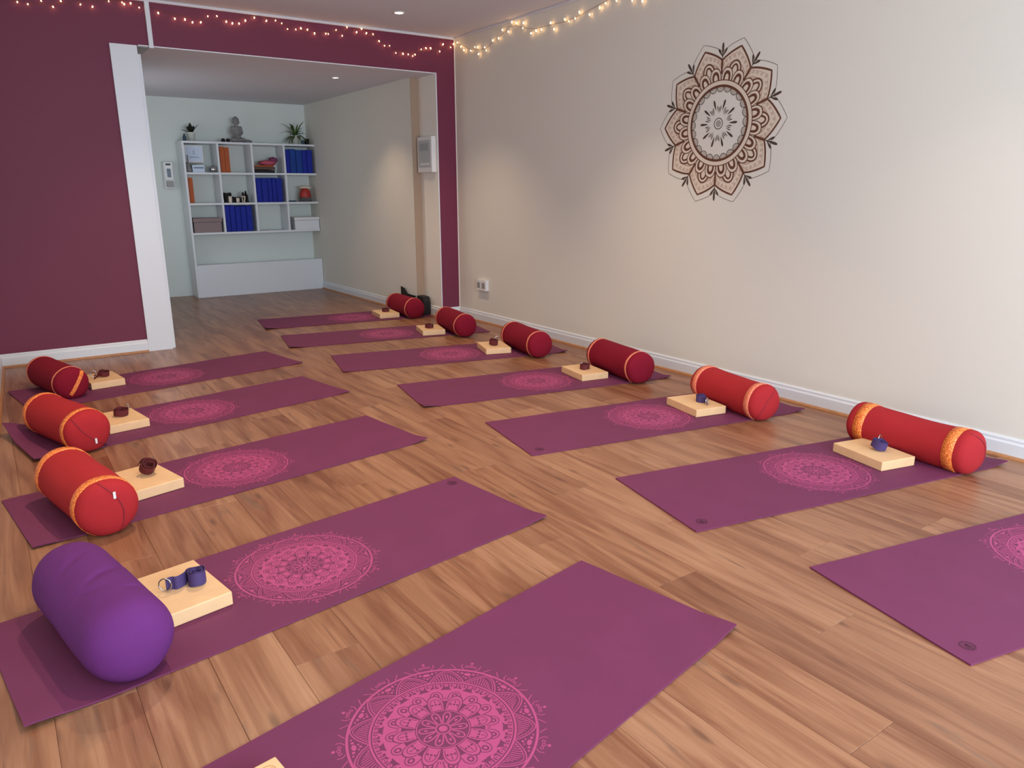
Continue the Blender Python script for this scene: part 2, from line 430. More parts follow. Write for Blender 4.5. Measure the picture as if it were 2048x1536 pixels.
md.matrix_world = Matrix(((0, 0, -1, -.0006), (-1, 0, 0, -3.326), (0, 1, 0, 1.712), (0, 0, 0, 1)))
tag(md, 'large brown mandala decal with ten pointed petals on the cream right wall', 'wall decal')

# ------------------------------------------------------------------ yoga mats
def print_flat():
    F = Flat(); P, D = 0, 1; R = 1.0
    F.ring(0, 0, .232, .2385, 96, P); F.ring(0, 0, .178, .1835, 80, P); F.ring(0, 0, .172, .1745, 80, P)
    N = 12
    for k in range(N):
        a = 2*PI*k/N; h = PI/N
        # outer band: bows with a fat dot and little dots, hatched wedges between
        F.stroke([pol(.184+.047*(1-abs(-1+2*i/12)**1.5), a+h+h*.98*(-1+2*i/12)) for i in range(13)], .0032, P)
        F.stroke([pol(.184+.040*(1-abs(-1+2*i/12)**1.5), a+h+h*.82*(-1+2*i/12)) for i in range(13)], .0022, P)
        F.disc(*pol(.219, a), .0078, 12, P, sx=.8, sy=1.3, rot=a)
        for d, r, q in ((.075, .222, .0042), (-.075, .222, .0042), (.125, .225, .003), (-.125, .225, .003), (0, .203, .0038), (.04, .208, .0028), (-.04, .208, .0028)):
            F.disc(*pol(r, a+d), q, 8, P)
        for i in range(-5, 6):
            t = i/6; rr = .184+.036*(1-abs(t)**1.6)
            F.stroke([pol(.186, a+h+h*.78*t), pol(rr-.003, a+h+h*.78*t+.03)], .0026, P)
        # squiggles outside
        for s in (-1, 1):
            F.ring(*pol(.2525, a+s*.045), .003, .0052, 8, P)
            F.stroke([pol(.240, a+s*.07), pol(.250, a+s*.105), pol(.262, a+s*.10)], .0025, P)
        F.disc(*pol(.268, a), .0048, 8, P); F.ring(*pol(.255, a), .003, .0056, 8, P)
        F.stroke([pol(.240, a+h-.10), pol(.258, a+h-.04)], .0025, P); F.stroke([pol(.240, a+h+.10), pol(.258, a+h+.04)], .0025, P)
    for k in range(48):                                                     # lacy ring inside the inner circle
        a = 2*PI*k/48
        F.ring(*pol(.1665, a), .0020, .0060, 8, P); F.stroke([pol(.158, a+.065), pol(.172, a+.065)], .0036, P)
    F.ring(0, 0, .118, .149, 64, P)
    for k in range(32): F.disc(*pol(.1565, 2*PI*(k+.5)/32), .0055, 8, P)
    F.layer()
    for k in range(16): F.poly(arch(2*PI*(k+.5)/16, .20, .105, .157, 12), P)
    F.layer()
    for k in range(16):
        a = 2*PI*(k+.5)/16; F.stroke(arch(a, .150, .11, .142, 12), .0026, D); F.disc(*pol(.126, a), .0085, 10, D, sx=1.2, rot=a)
    F.layer()
    for k in range(16): F.disc(*pol(.126, 2*PI*(k+.5)/16), .0045, 8, P, sx=1.2, rot=2*PI*(k+.5)/16)
    F.layer()
    for k in range(12): F.poly(arch(2*PI*k/12, .262, .060, .128, 14), D)
    F.layer()
    for k in range(12): F.poly(arch(2*PI*k/12, .246, .060, .1240, 14), P)
    F.layer()
    for k in range(12):
        a = 2*PI*k/12; F.stroke(arch(a, .180, .075, .113, 12), .0022, D)
        for d in (-.10, 0, .10): F.disc(*pol(.092, a+d), .0036, 7, D)
        F.stroke([pol(.098, a), pol(.108, a)], .0026, D)
    F.layer(); F.disc(0, 0, .070, 40, D); F.layer()
    F.ring(0, 0, .0650, .0675, 48, P)
    for k in range(10):
        a = 2*PI*k/10
        F.stroke(arch(a, .245, .022, .060, 12, 2.2), .0036, P); F.disc(*pol(.043, a), .0032, 8, P, sx=1.6, rot=a)
    F.ring(0, 0, .0165, .0205, 28, P); F.disc(0, 0, .011, 20, P)
    return F
PF = print_flat()
pr_me = bpy.data.meshes.new('mandala_print'); pr_me.from_pydata(PF.v, [], PF.f); pr_me.polygons.foreach_set('material_index', PF.m)
pr_me.materials.append(MT['pink']); pr_me.materials.append(MT['mat'])
LF = Flat()
LF.ring(0, 0, .020, .0225, 28); LF.ring(0, 0, .0165, .0175, 28)
for k in (-1, 0, 1): LF.stroke([(0, -.010), (.006*k+.004*k, -.002), (.0075*k, .010-.003*abs(k)), (.002*k, .004), (0, -.010)], .0022)
LF.stroke([pol(.014, PI*1.15+.7*PI*i/8) for i in range(9)], .002)
def smooth(t): t = max(0, min(1, t)); return t*t*(3-2*t)
TH = .005
def make_mat(loc, rz, curls, label, logo=None, seed=0):
    root = empty('yoga_mat', (loc[0], loc[1], 0), rz, label, 'yoga mat', 'mandala yoga mats')
    rnd = random.Random(seed); nx, ny = 61, 25; L, W = 1.83, .61; bm = bmesh.new(); ph = rnd.random()*6
    def hz(x, y):
        z = .0008
        for cx, cy, hh, rad in curls:
            d = math.hypot(x-cx*L/2, y-cy*W/2) if cy is not None else abs(x-cx*L/2)
            z += hh*smooth(1-d/rad)**1.5
        e = min(W/2-abs(y), 1)
        z += .0012*smooth(1-e/.06)*(.5+.5*math.sin(9*x+ph)) 
        return z
    top = [[bm.verts.new((-L/2+L*i/(nx-1), -W/2+W*j/(ny-1), hz(-L/2+L*i/(nx-1), -W/2+W*j/(ny-1))+TH)) for j in range(ny)] for i in range(nx)]
    bot = [[bm.verts.new(v.co-Vector((0, 0, TH))) for v in r] for r in top]
    for i in range(nx-1):
        for j in range(ny-1):
            bm.faces.new((top[i][j], top[i+1][j], top[i+1][j+1], top[i][j+1])).smooth = True
            bm.faces.new((bot[i][j], bot[i][j+1], bot[i+1][j+1], bot[i+1][j])).smooth = True
    for i in range(nx-1):
        for j in (0, ny-1): bm.faces.new((top[i][j], bot[i][j], bot[i+1][j], top[i+1][j]))
    for j in range(ny-1):
        for i in (0, nx-1): bm.faces.new((top[i][j], top[i][j+1], bot[i][j+1], bot[i][j]))
    for e in bm.edges:
        if len({f.smooth for f in e.link_faces}) > 1: e.smooth = False
    obj('foam_sheet', bm, 'mat', root)
    p = bpy.data.objects.new('mandala_print', pr_me); C.objects.link(p); p.parent = root; p.location = (0, 0, TH+.0011); p.rotation_euler = (0, 0, rnd.random()*.2)
    p['label'] = 'pink mandala print'
    if logo:
        lo = flat_obj(LF, 'logo_print', ['logo'], root, TH+.0011+hz(*logo)-.0008); lo.location.x, lo.location.y = logo[0], logo[1]; lo.location.z += .0015; lo.rotation_euler.z = 1.57*logo[2] if len(logo) > 2 else 0
    return root
D = math.degrees
TIP = (1, -1, .010, .16)
MATS = dict(
 R0=((-.982, -5.893), -.214, [], 'purple mandala yoga mat cut off by the right edge, nearest on the right', (-.84, -.24)),
 R1=((-.964, -4.863), -.204, [(1, -1, .016, .14)], 'purple yoga mat under the banded red bolster with wide patterned gold bands', (-.84, -.24)),
 R2=((-.980, -3.774), -.180, [(1, -1, .014, .14)], 'yoga mat under the brick-red bolster, second bolster from the right', (-.84, -.24)),
 R3=((-1.016, -2.717), -.195, [(-1, -1, .012, .16), (1, -1, .012, .13)], 'yoga mat under the crimson bolster third from the right', None),
 R4=((-1.053, -1.589), -.231, [(-1, -1, .006, .14), (1, -1, .014, .13)], 'yoga mat third from the far end of the right row, before the doorway corner', None),
 R5=((-1.089, -.484), -.203, [(-1, -1, .012, .18)], 'yoga mat second from the far end of the right row', None),
 R6=((-.983, .559), -.163, [(-1, -1, .012, .18)], 'farthest yoga mat, lying in the opening to the back room', None),
 L1=((-3.283, -5.365), .186, [(1, -1, .010, .16)], 'nearest yoga mat in the foreground, cut off by the bottom edge', None),
 L2=((-3.270, -4.352), .130, [(1, -1, .010, .14), (-1, -1, .016, .22)], 'yoga mat under the plain violet bolster', (.86, .25)),
 L3=((-3.196, -3.211), .135, [(1, -1, .012, .14), (-1, -1, .006, .2)], 'yoga mat under the nearest red bolster of the left row', None),
 L4=((-3.152, -2.086), .180, [(1, -1, .006, .14), (-1, 1, .05, .30), (-1, None, .015, .14)], 'yoga mat with curled left end under the middle-left red bolster', None),
 L5=((-3.103, -1.057), .173, [(1, -1, .006, .14), (-1, 1, .008, .2)], 'yoga mat at the far end of the left row beside the plum wall', None),
)
for i, (k, (p, rz, cu, lab, lg)) in enumerate(MATS.items()): make_mat(p, rz, cu, lab, lg, i)
ZM = TH+.0008

# ------------------------------------------------------------------ bolsters
def make_bolster(p, rz, L, R, fab, band, bw, label, dome=.055, waist=.0, bandx=None, crease=0, seed=0, seam=None, sag=0, ppow=2.6):
    root = empty('bolster', (p[0], p[1], ZM), rz, label, 'bolster', 'bolsters lying on the yoga mats')
    rnd = random.Random(seed); hl = L/2-dome; n = 64; ph = [rnd.random()*6.28 for _ in range(8)]
    def rad(x):
        if abs(x) <= hl: r = R
        else: s = min(1, (abs(x)-hl)/dome); r = R*max(0, 1-s**ppow)**(1/ppow)
        return r
    def pt(x, a, off=0):
        r = rad(x)+off; w_ = 1-waist*math.cos(min(1, abs(x)/hl)*PI/2)
        r *= w_
        k = min(1, r/R*1.3)
        r += k*R*(.010*math.sin(3*a+ph[0]+7*x)+.006*math.sin(5*a+ph[1]-13*x)+.006*math.sin(21*x+ph[2]+a))
        if crease:
            for cx, ca, dp, wx, wa, sl in creases:
                dx = (x-cx)-sl*(a-ca)*R; da = (a-ca)
                r -= dp*math.exp(-(dx/wx)**2)*math.exp(-(da/wa)**2)
        y, z = r*math.cos(a), r*math.sin(a)
        fb = -R*w_*.90
        if z < fb: z = fb+(z-fb)*.15
        return Vector((x, y, z+R*.92-(R*(1-w_))*.9))
    creases = [(-.02, 1.75, .010, .012, .5, .6), (-.10, 1.2, .005, .014, .4, -.5), (.05, 2.3, .004, .012, .4, .9), (-.15, 2.1, .008, .010, .25, .3), (.11, 1.3, .006, .014, .35, .5)] if crease else []
    xs = [-hl-dome*math.sin(PI/2*(1-i/12)) for i in range(12)]+[-hl+2*hl*i/44 for i in range(45)]+[hl+dome*math.sin(PI/2*i/12) for i in range(1, 13)]
    bm = bmesh.new(); rings = []
    for x in xs[1:-1]: rings.append([bm.verts.new(pt(x, 2*PI*i/n)) for i in range(n)])
    for A, B in zip(rings, rings[1:]):
        for i in range(n): bm.faces.new((A[i], B[i], B[(i+1) % n], A[(i+1) % n]))
    for rg, x in ((rings[0], xs[0]), (rings[-1], xs[-1])):
        c = bm.verts.new(sum((v.co for v in rg), Vector())/n+Vector((x-rg[0].co.x, 0, 0)))
        for i in range(n): bm.faces.new((rg[i], rg[(i+1) % n], c))
    zoff = -min(v.co.z for v in bm.verts)
    for v in bm.verts: v.co.z += zoff
    obj('cover', bm, fab, root, smooth=True)
    if band:
        bxx = bandx if bandx is not None else hl-bw*.5
        for s in (-1, 1):
            bm = bmesh.new(); R_ = []
            for x, o in ((bxx-bw/2, -.001), (bxx-bw/2, .0022), (bxx, .0026), (bxx+bw/2, .0022), (bxx+bw/2, -.001)):
                R_.append([bm.verts.new(pt(s*x, 2*PI*i/n, o)+Vector((0, 0, zoff))) for i in range(n)])
            for A, B in zip(R_, R_[1:]+R_[:1]):
                for i in range(n): bm.faces.new((A[i], B[i], B[(i+1) % n], A[(i+1) % n]))
            obj('band', bm, band, root, smooth=True)
    if seam:                                     # closing seam across the near end with its pull
        s, ang, cx = seam; P = []
        # line across the dome in the (y,z) plane, slightly bowed
        for i in range(21):
            t = -1+2*i/20; d = t*.97*R; yy = d*math.cos(ang)+cx*R*(1-t*t)*-math.sin(ang); zz = d*math.sin(ang)+cx*R*(1-t*t)*math.cos(ang)
            q = min(.995, math.hypot(yy, zz)/R); x = hl+dome*(1-q**ppow)**(1/ppow)
            v = pt(s*x, math.atan2(zz, yy)); P.append(v+Vector((s*.0008, 0, zoff)))
        bm = bmesh.new(); tube(bm, P, .0028, 6); obj('zip', bm, 'redzip', root, smooth=True)
        if seed in (8, 9):
            q = P[15 if seed == 8 else 6]; bm = bmesh.new(); box(bm, -.002, .002, -.005, .005, -.016, .012, bev=.0015)
            o = obj('zip_pull', bm, 'plastic', root); o.location = q+Vector((s*.004, 0, 0)); o['label'] = 'small white zip pull'
    return root
N = -1   # local -x end is the near end once rotated: yaw ~ +80 deg puts local +x away from the camera
make_bolster((-.385, -5.005), 1.497, .650, .108, 'red', 'gold', .052, 'brick-red bolster with wide patterned gold bands, nearest on the right', .06, .05, bandx=.232, seed=1, seam=(-1, 1.25, .5), sag=1)
make_bolster((-.440, -3.942), 1.387, .624, .109, 'red', 'rosegold', .040, 'brick-red bolster with dimpled end, second from the right', .065, .02, bandx=.236, seed=2, seam=(-1, 2.2, -.25))
make_bolster((-.415, -2.907), 1.399, .627, .112, 'crimson', 'rosegold', .018, 'crimson bolster with thin gold bands, third from the right', .06, 0, bandx=.245, seed=3)
make_bolster((-.490, -1.862), 1.395, .619, .107, 'crimson', 'rosegold', .018, 'crimson bolster with thin gold bands, fourth from the right', .06, 0, bandx=.24, seed=4)
make_bolster((-.525, -.786), 1.401, .619, .106, 'crimson', 'rosegold', .018, 'crimson bolster in front of the plum wall corner', .06, 0, bandx=.24, seed=5)
make_bolster((-.450, .395), 1.52, .600, .106, 'crimson', 'rosegold', .018, 'farthest crimson bolster, standing in the opening by the black bag', .05, 0, bandx=.235, seed=6)
make_bolster((-3.920, -4.445), 1.757, .645, .119, 'plum', None, 0, 'plain violet bolster without bands, nearest on the left', .105, 0, crease=1, seed=7, ppow=2.3)
make_bolster((-3.850, -3.391), 1.763, .628, .115, 'red', 'gold', .046, 'brick-red bolster with gold bands and white zip pull, behind the violet bolster', .06, 0, bandx=.238, seed=8, seam=(-1, 1.35, .35))
make_bolster((-3.825, -2.263), 1.865, .630, .113, 'red', 'gold', .038, 'brick-red bolster on the curled mat, third along the left row', .06, 0, bandx=.242, seed=9, seam=(-1, .85, -.2))
b5 = make_bolster((-3.775, -1.063), 1.81, .618, .105, 'crimson', 'rosegold', .016, 'dark crimson bolster with a gold strap across its end, farthest on the left', .06, 0, bandx=.24, seed=10)
bm = bmesh.new(); P = []
for i in range(11):
    t = -1+2*i/10; d = t*.085; yy = d*math.cos(2.14)-.02; zz = d*math.sin(2.14)+.0
    q = min(.99, math.hypot(yy, zz)/.105); x = -(.249+.06*(1-q**2.6)**(1/2.6)+.0035); P.append(Vector((x, yy, zz+.1)))
wv = Vector((0, math.sin(2.14), -math.cos(2.14)))*.011
A = [bm.verts.new(p+wv) for p in P]; B = [bm.verts.new(p-wv) for p in P]; A2 = [bm.verts.new(p+wv+Vector((.004, 0, 0))) for p in P]; B2 = [bm.verts.new(p-wv+Vector((.004, 0, 0))) for p in P]
for a, b in ((A, B), (B, B2), (B2, A2), (A2, A)):
    for i in range(10): bm.faces.new((a[i], a[i+1], b[i+1], b[i]))
obj('end_strap', bm, 'gold', b5)

# ------------------------------------------------------------------ wooden blocks
blk_me = None
def make_block(p, rz, label, sc=(1, 1, 1)):
    global blk_me
    if blk_me is None:
        bm = bx(-.152, .152, -.106, .106, 0, .046, bev=.004); o = obj('wooden_block', bm, 'wood'); blk_me = o.data
    else: o = bpy.data.objects.new('wooden_block', blk_me); C.objects.link(o)
    o.location = (p[0], p[1], ZM+.0012); o.rotation_euler = (0, 0, rz)
    return tag(o, label, 'yoga block', 'pale wooden yoga blocks on the mats')
make_block((-.587, -4.925), -1.80, 'pale wooden yoga block holding an indigo belt, beside the gold-banded bolster')
make_block((-.640, -3.830), -1.78, 'pale wooden yoga block with indigo belt, second from the right')
make_block((-.640, -2.790), -1.75, 'pale wooden yoga block with a round maroon belt, third from the right')
make_block((-.692, -1.690), -1.885, 'pale wooden yoga block beside the fourth bolster from the right')
make_block((-.730, -.675), -1.85, 'pale wooden yoga block in front of the plum wall corner')
make_block((-.662, .430), -1.72, 'smallest farthest wooden yoga block in the opening')
make_block((-3.682, -4.341), -1.40, 'pale wooden yoga block beside the violet bolster')
make_block((-3.600, -3.215), -1.33, 'pale wooden yoga block beside the red bolster with the white zip pull')
make_block((-3.549, -2.132), -1.401, 'pale wooden yoga block on the mat with the curled left end')
make_block((-3.509, -1.016), -1.432, 'pale wooden yoga block at the far end of the left row')
# block on the foreground mat: only its corner is in the frame; carries a small carved round mark
ob = make_block((-3.753, -5.436), .186-1.62, 'pale wooden yoga block with a carved round mark, cut off by the bottom edge')
G = Flat(); G.ring(0, 0, .016, .019, 24); G.ring(0, 0, .006, .008, 16); G.stroke([pol(.012, 2.2*i/8) for i in range(9)], .002)
MT['burn'] = mat('burnt_mark', (196, 150, 104), .7)
g = flat_obj(G, 'carved_mark', ['burn'], ob, .0463); g.location = (-.118, .072, .0463)

# ------------------------------------------------------------------ belts (webbing coils with D-rings)
ZB = ZM+.0012+.046
def ribbon(bm, path, h, th=.0022, lean=0, z0=0):
    n = len(path); rows = []
    for i in range(n):
        p = path[i]; q0, q1 = path[max(i-1, 0)], path[min(i+1, n-1)]
        dx, dy = q1[0]-q0[0], q1[1]-q0[1]; l = math.hypot(dx, dy) or 1; nx, ny = -dy/l, dx/l
        zz = z0+(p[2] if len(p) > 2 else 0)
        rows.append([bm.verts.new((p[0]+nx*s*th/2+nx*lean*t*h, p[1]+ny*s*th/2+ny*lean*t*h, zz+t*h)) for s, t in ((-1, 0), (-1, .5), (-1, 1), (1, 1), (1, .5), (1, 0))])
    for a, b in zip(rows, rows[1:]):
        for k in range(6): bm.faces.new((a[k], a[(k+1) % 6], b[(k+1) % 6], b[k]))
    bm.faces.new(rows[0]); bm.faces.new(rows[-1])
def make_belt(p, rz, m, label, r=.036, turns=4.2, tail=None, tilt=0, ring=(0, 0), h=.036, sq=1, seed=0):
    root = empty('yoga_belt', (p[0], p[1], ZB), rz, label, 'yoga belt', 'coiled yoga belts on the wooden blocks'); root.scale = (1.12,)*3
    rnd = random.Random(seed); bm = bmesh.new(); path = []
    n = int(turns*26)
    for i in range(n+1):
        a = i/n*turns*2*PI; rr = r*(.36+.64*i/n)*(1+.05*math.sin(2.3*a+seed)); path.append((rr*math.cos(a), rr*sq*math.sin(a), .002*math.sin(3*a+seed)+.002))
    if tail:
        x0, y0, _ = path[-1]
        a = turns*2*PI; tx, ty = -math.sin(a), math.cos(a)
        for i in range(1, 15):
            t = i/14; bx_ = (1-t)**2*x0+2*t*(1-t)*(x0+tx*.03)+t*t*tail[0]; by_ = (1-t)**2*y0+2*t*(1-t)*(y0+ty*.03)+t*t*tail[1]
            path.append((bx_+.006*math.sin(t*9)*t, by_+.008*math.sin(t*8+1)*t, .0015))
    ribbon(bm, path, h)
    o = obj('webbing', bm, m, root, smooth=False)
    if tilt:
        o.rotation_euler = (tilt, 0, 0); o.location.z = abs(math.sin(tilt))*r*sq*.95
    e = path[-1]; q = tail if tail else (r*1.02, 0)
    bm = bmesh.new(); zc = h*.5+.003
    pts = [(0, .017*math.cos(t), zc+.019*math.sin(t)) for t in [PI*2*i/20 for i in range(21)]]
    tube(bm, pts, .0022, 6)
    d = obj('d_ring', bm, 'steel', root, smooth=True); d.location = (q[0], q[1], .0015+(0 if not tilt else .02)); d.rotation_euler = (0, 0, .4+seed); d['label'] = 'metal D-ring'
    return root
make_belt((-.577, -4.939), 0.3, 'navy', 'indigo yoga belt bunched on the block by the gold-banded bolster', .030, 3.0, tilt=.25, seed=1, sq=1.15)
make_belt((-.618, -3.850), 2.6, 'navy', 'indigo coiled yoga belt with loose tail on the second block from the right', .026, 3.2, tail=(-.010, .072), seed=2)
make_belt((-.640, -2.789), 1.2, 'maroon', 'flat round maroon belt roll on the third block from the right', .034, 4, seed=3, h=.030)
make_belt((-.705, -1.701), 0, 'maroon', 'maroon belt with shiny ring on the block fourth from the right', .032, 3, seed=4, tilt=.2)
make_belt((-.751, -.687), 0, 'maroon', 'maroon belt on the block in front of the plum wall corner', .034, 3, seed=5, h=.03, sq=1.2)
make_belt((-.662, .430), 0, 'maroon', 'dark maroon belt on the farthest block', .034, 3, seed=6, h=.03, sq=1.2)
make_belt((-3.632, -4.352), 0, 'navy', 'indigo coiled yoga belt with buckled tail beside the violet bolster', .028, 3.4, tail=(-.085, -.004), seed=7, h=.040)
make_belt((-3.588, -3.190), .4, 'maroon', 'dark maroon belt roll tipped on its side, beside the red bolster with white pull', .034, 3.4, tilt=.75, seed=8, h=.034)
make_belt((-3.544, -2.117), .2, 'maroon', 'maroon belt roll on the block of the curled mat', .036, 3.2, seed=9, tilt=.2, h=.030, sq=.9)
make_belt((-3.495, -1.005), .5, 'maroon', 'maroon belt with a flat tail on the far left block', .030, 3, tail=(-.085, -.03), seed=10, h=.028, tilt=.2)

# ------------------------------------------------------------------ shelf unit in the far room
XS0, XS1, YS, YSB = -1.948, XA-.004, 3.079, YB-.003
Z1, Z2, Z3, Z4, ZP = 1.873, 1.512, 1.150, .795, .401; t_ = .024
shelf = empty('shelf_unit', (0, 0, 0), 0, 'tall white open shelf unit with twelve cubbyholes in the back room', 'shelf')
obj('side_panel', bx(XS0, XS0+t_, YS, YSB, 0, Z1, bev=.001), 'shelf', shelf)
for z in (Z1, Z2, Z3, Z4):
    obj('shelf_board', bx(XS0+t_, XS1, YS, YSB, z-t_, z, bev=.001), 'shelf', shelf)
cw = (XS1-XS0)/4
divx = [XS0+cw*k for k in (1, 2, 3)]
for za, zb in ((Z2, Z1), (Z3, Z2), (Z4, Z3)):
    for x in divx: obj('divider', bx(x-t_/2, x+t_/2, YS+.001, YSB, za, zb-t_, bev=.001), 'shelf', shelf)
obj('base_panel', bx(XS0+t_, XS1, YS-.004, YS+.014, 0, ZP, bev=.002), 'shelf', shelf)
obj('base_top', bx(XS0+t_, XS1, YS+.014, YSB, ZP-.04, ZP-.022, bev=.001), 'shelf', shelf)
cx = [XS0+cw*(k+.5) for k in range(4)]
# row 1
t = empty('framed_notice', (-1.795, 3.20, Z2), 0, 'white framed notice with a small blue emblem, top left cubbyhole', 'frame')
obj('frame', bx(-.105, .105, -.008, .008, .118, .318, bev=.003), 'plastic', t)
o = obj('sheet', bx(-.094, .094, -.0095, -.0075, .132, .306), 'paper', t)
G = Flat(); G.disc(0, .02, .007, 10); G.stroke([(0, .012), (0, -.012)], .005); G.stroke([(-.018, -.016), (0, -.006), (.018, -.016)], .005); G.stroke([(-.05, -.045), (.05, -.045)], .004); G.stroke([(-.06, -.056), (.06, -.056)], .004)
g = flat_obj(G, 'emblem', ['ink'], t); g.rotation_euler = (PI/2, 0, 0); g.location = (0, -.0098, .23)
obj('stand', bx(-.09, .09, -.02, .05, .105, .118, bev=.002), 'grey', t); obj('stand', bx(-.012, .012, .02, .03, 0, .106), 'grey', t)
t = empty('card_box', (-1.775, 3.17, Z2), 0, 'low white card box under the framed notice', 'box')
obj('body', bx(-.07, .07, -.05, .05, 0, .086, bev=.003), 'paper', t); obj('lid_stripe', bx(-.055, .06, -.0515, -.05, .046, .062), 'ink', t)
bm = bmesh.new(); lathe(bm, [(.001, 0), (.024, 0), (.034, .02), (.034, .045), (.022, .075), (.008, .105), (.006, .19), (.007, .2), (.001, .2)], 20)
o = obj('bottle', bm, 'stone', smooth=True); o.location = (-1.885, 3.13, Z2); tag(o, 'slim grey teardrop vase at the left of the top left cubbyhole', 'vase')
bm = bmesh.new(); lathe(bm, [(.001, 0), (.022, .001), (.038, .018), (.042, .04), (.036, .062), (.020, .078), (.001, .082)], 20)
o = obj('glass_ball', bm, 'steel', smooth=True); o.location = (-1.600, 3.14, Z2); tag(o, 'small shiny silver ball at the right of the top left cubbyhole', 'ball')
def foam_slab(x0, x1, z, h, label, n):
    t = empty('foam_block_stack', ((x0+x1)/2, YS+.02, z), 0, label, 'foam block', 'brown foam slabs on the shelf unit'); w_ = (x1-x0)/n
    for k in range(n):
        obj('foam_slab', bx(-(x1-x0)/2+k*w_+.001, -(x1-x0)/2+(k+1)*w_-.001, 0, .26, 0, h-(.006 if k % 2 else 0), bev=.004), 'brown', t)
foam_slab(-1.518, -1.402, Z2, .305, 'rust-brown foam slabs standing upright in the top row', 2)
foam_slab(-1.922, -1.862, Z3, .300, 'narrow rust-brown foam slab standing in the left cubbyhole of the middle row', 1)
t = empty('wooden_tray', (-.975, 3.2, Z2), 0, 'dark brown wooden trays lying flat in the top row', 'tray')
obj('tray_base', bx(-.155, .12, -.10, .12, 0, .035, bev=.004), 'black', t); obj('tray_top', bx(-.155, .125, -.11, .12, .04, .075, bev=.005), 'tray', t); obj('tray_rim', bx(-.15, .11, -.105, .115, .076, .092, bev=.004), 'brown', t)
def blob(rx, ry, rz_, seed, amp=.18, sub=3):
    bm = bmesh.new(); bmesh.ops.create_icosphere(bm, subdivisions=sub, radius=1)
    from mathutils import noise
    for v in bm.verts:
        d = 1+amp*noise.noise(v.co*2.2+Vector((seed, 0, 0))); v.co = Vector((v.co.x*rx*d, v.co.y*ry*d, v.co.z*rz_*d))
    zm = min(v.co.z for v in bm.verts)
    for v in bm.verts: v.co.z = max(v.co.z, -rz_*.8)+rz_*.8
    return bm
o = obj('folded_cloth', blob(.11, .09, .035, 3, .3), 'rose', smooth=True); o.location = (-.925, 3.17, Z2+.094); tag(o, 'rose pink cloth slumped on the brown trays', 'cloth')
o = obj('rolled_cloth', blob(.055, .07, .038, 5, .25), 'plumc', smooth=True); o.location = (-.845, 3.17, Z2+.128); tag(o, 'small plum cloth on top of the pink cloth', 'cloth')
def blue_stack(x0, x1, z, h, label, mats_, seed):
    t = empty('blanket_stack', (0, 0, 0), 0, label, 'folded blankets', 'blue folded blankets on the shelf unit'); rnd = random.Random(seed); n = 5; x = x0; k = 0
    ws = [rnd.uniform(.8, 1.2) for _ in range(n)]; sw = sum(ws)
    for w_ in ws:
        ww = (x1-x0)*w_/sw; bm = bx(x+.0008, x+ww-.0008, YS+.012+rnd.random()*.012, YS+.27, z+.0005, z+h-rnd.random()*.012, bev=min(.012, ww*.3))
        obj('folded_blanket', bm, mats_[k % len(mats_)], t, smooth=True); x += ww; k += 1
blue_stack(divx[2]+.016, XS1-.035, Z2, .300, 'royal blue folded blankets standing in the top right cubbyhole', ['blue', 'blue2', 'blue2', 'blue', 'blue'], 1)
blue_stack(divx[1]+.016, divx[2]-.05, Z3, .308, 'royal blue folded blankets standing in the middle row', ['blue'], 2)
blue_stack(divx[0]+.016, divx[1]-.055, Z4, .325, 'royal blue folded blankets standing in the bottom row', ['blue'], 3)
# row 2: pile of black straps with cream loops
t = empty('strap_pile', (-1.352, 3.17, Z3), 0, 'pile of black straps with cream loops in the middle row', 'straps')
rnd = random.Random(4)
for k, (px_, py_, r, hh, m_) in enumerate(((-.115, -.02, .030, .115, 'black'), (-.095, .03, .034, .10, 'black'), (-.085, -.05, .018, .075, 'cream2'), (-.055, -.03, .034, .070, 'black'), (-.01, -.04, .036, .055, 'black'), (.0, -.075, .014, .050, 'cream2'), (.045, -.03, .034, .060, 'black'), (.09, .0, .034, .120, 'black'), (.115, -.03, .028, .135, 'black'), (.075, -.06, .014, .075, 'cream2'), (.125, -.065, .010, .09, 'black'), (-.02, .04, .04, .06, 'black'))):
    bm = bmesh.new(); a0 = rnd.random()*6
    ribbon(bm, [(px_+r*math.cos(a0+i*.5), py_+r*.8*math.sin(a0+i*.5), .004*math.sin(i+k)+.004) for i in range(12)], hh, .006, lean=rnd.uniform(-.25, .25))
    obj('strap', bm, m_, t)
obj('strap', blob(.115, .06, .025, 9, .4), 'black', t, smooth=True)
# row 2 right: tub with red things, flat dark case
t = empty('plastic_tub', (-.452, 3.17, Z3), 0, 'clear plastic tub filled with red items, right end of the middle row', 'tub')
bm = bmesh.new(); lathe(bm, [(.001, 0), (.078, 0), (.086, .05), (.087, .055), (.084, .055), (.074, .004), (.001, .004)], 24); obj('tub_wall', bm, 'clear', t, smooth=True)
obj('contents', blob(.076, .074, .098, 12, .12), 'redc', t, smooth=True).location.z = .006
bm = bmesh.new(); lathe(bm, [(.001, .175), (.084, .172), (.084, .186), (.06, .2), (.001, .205)], 24); obj('packing_tissue', bm, 'cream2', t, smooth=True)
bm = bmesh.new(); box(bm, -.055, .055, -.04, .04, 0, .010, bev=.002); box(bm, -.05, .05, -.036, .036, .0102, .019, bev=.002)
o = obj('notebook', bm, 'bluewin'); o.location = (-.645, 3.16, Z3); tag(o, 'flat dark case lying left of the tub', 'case')
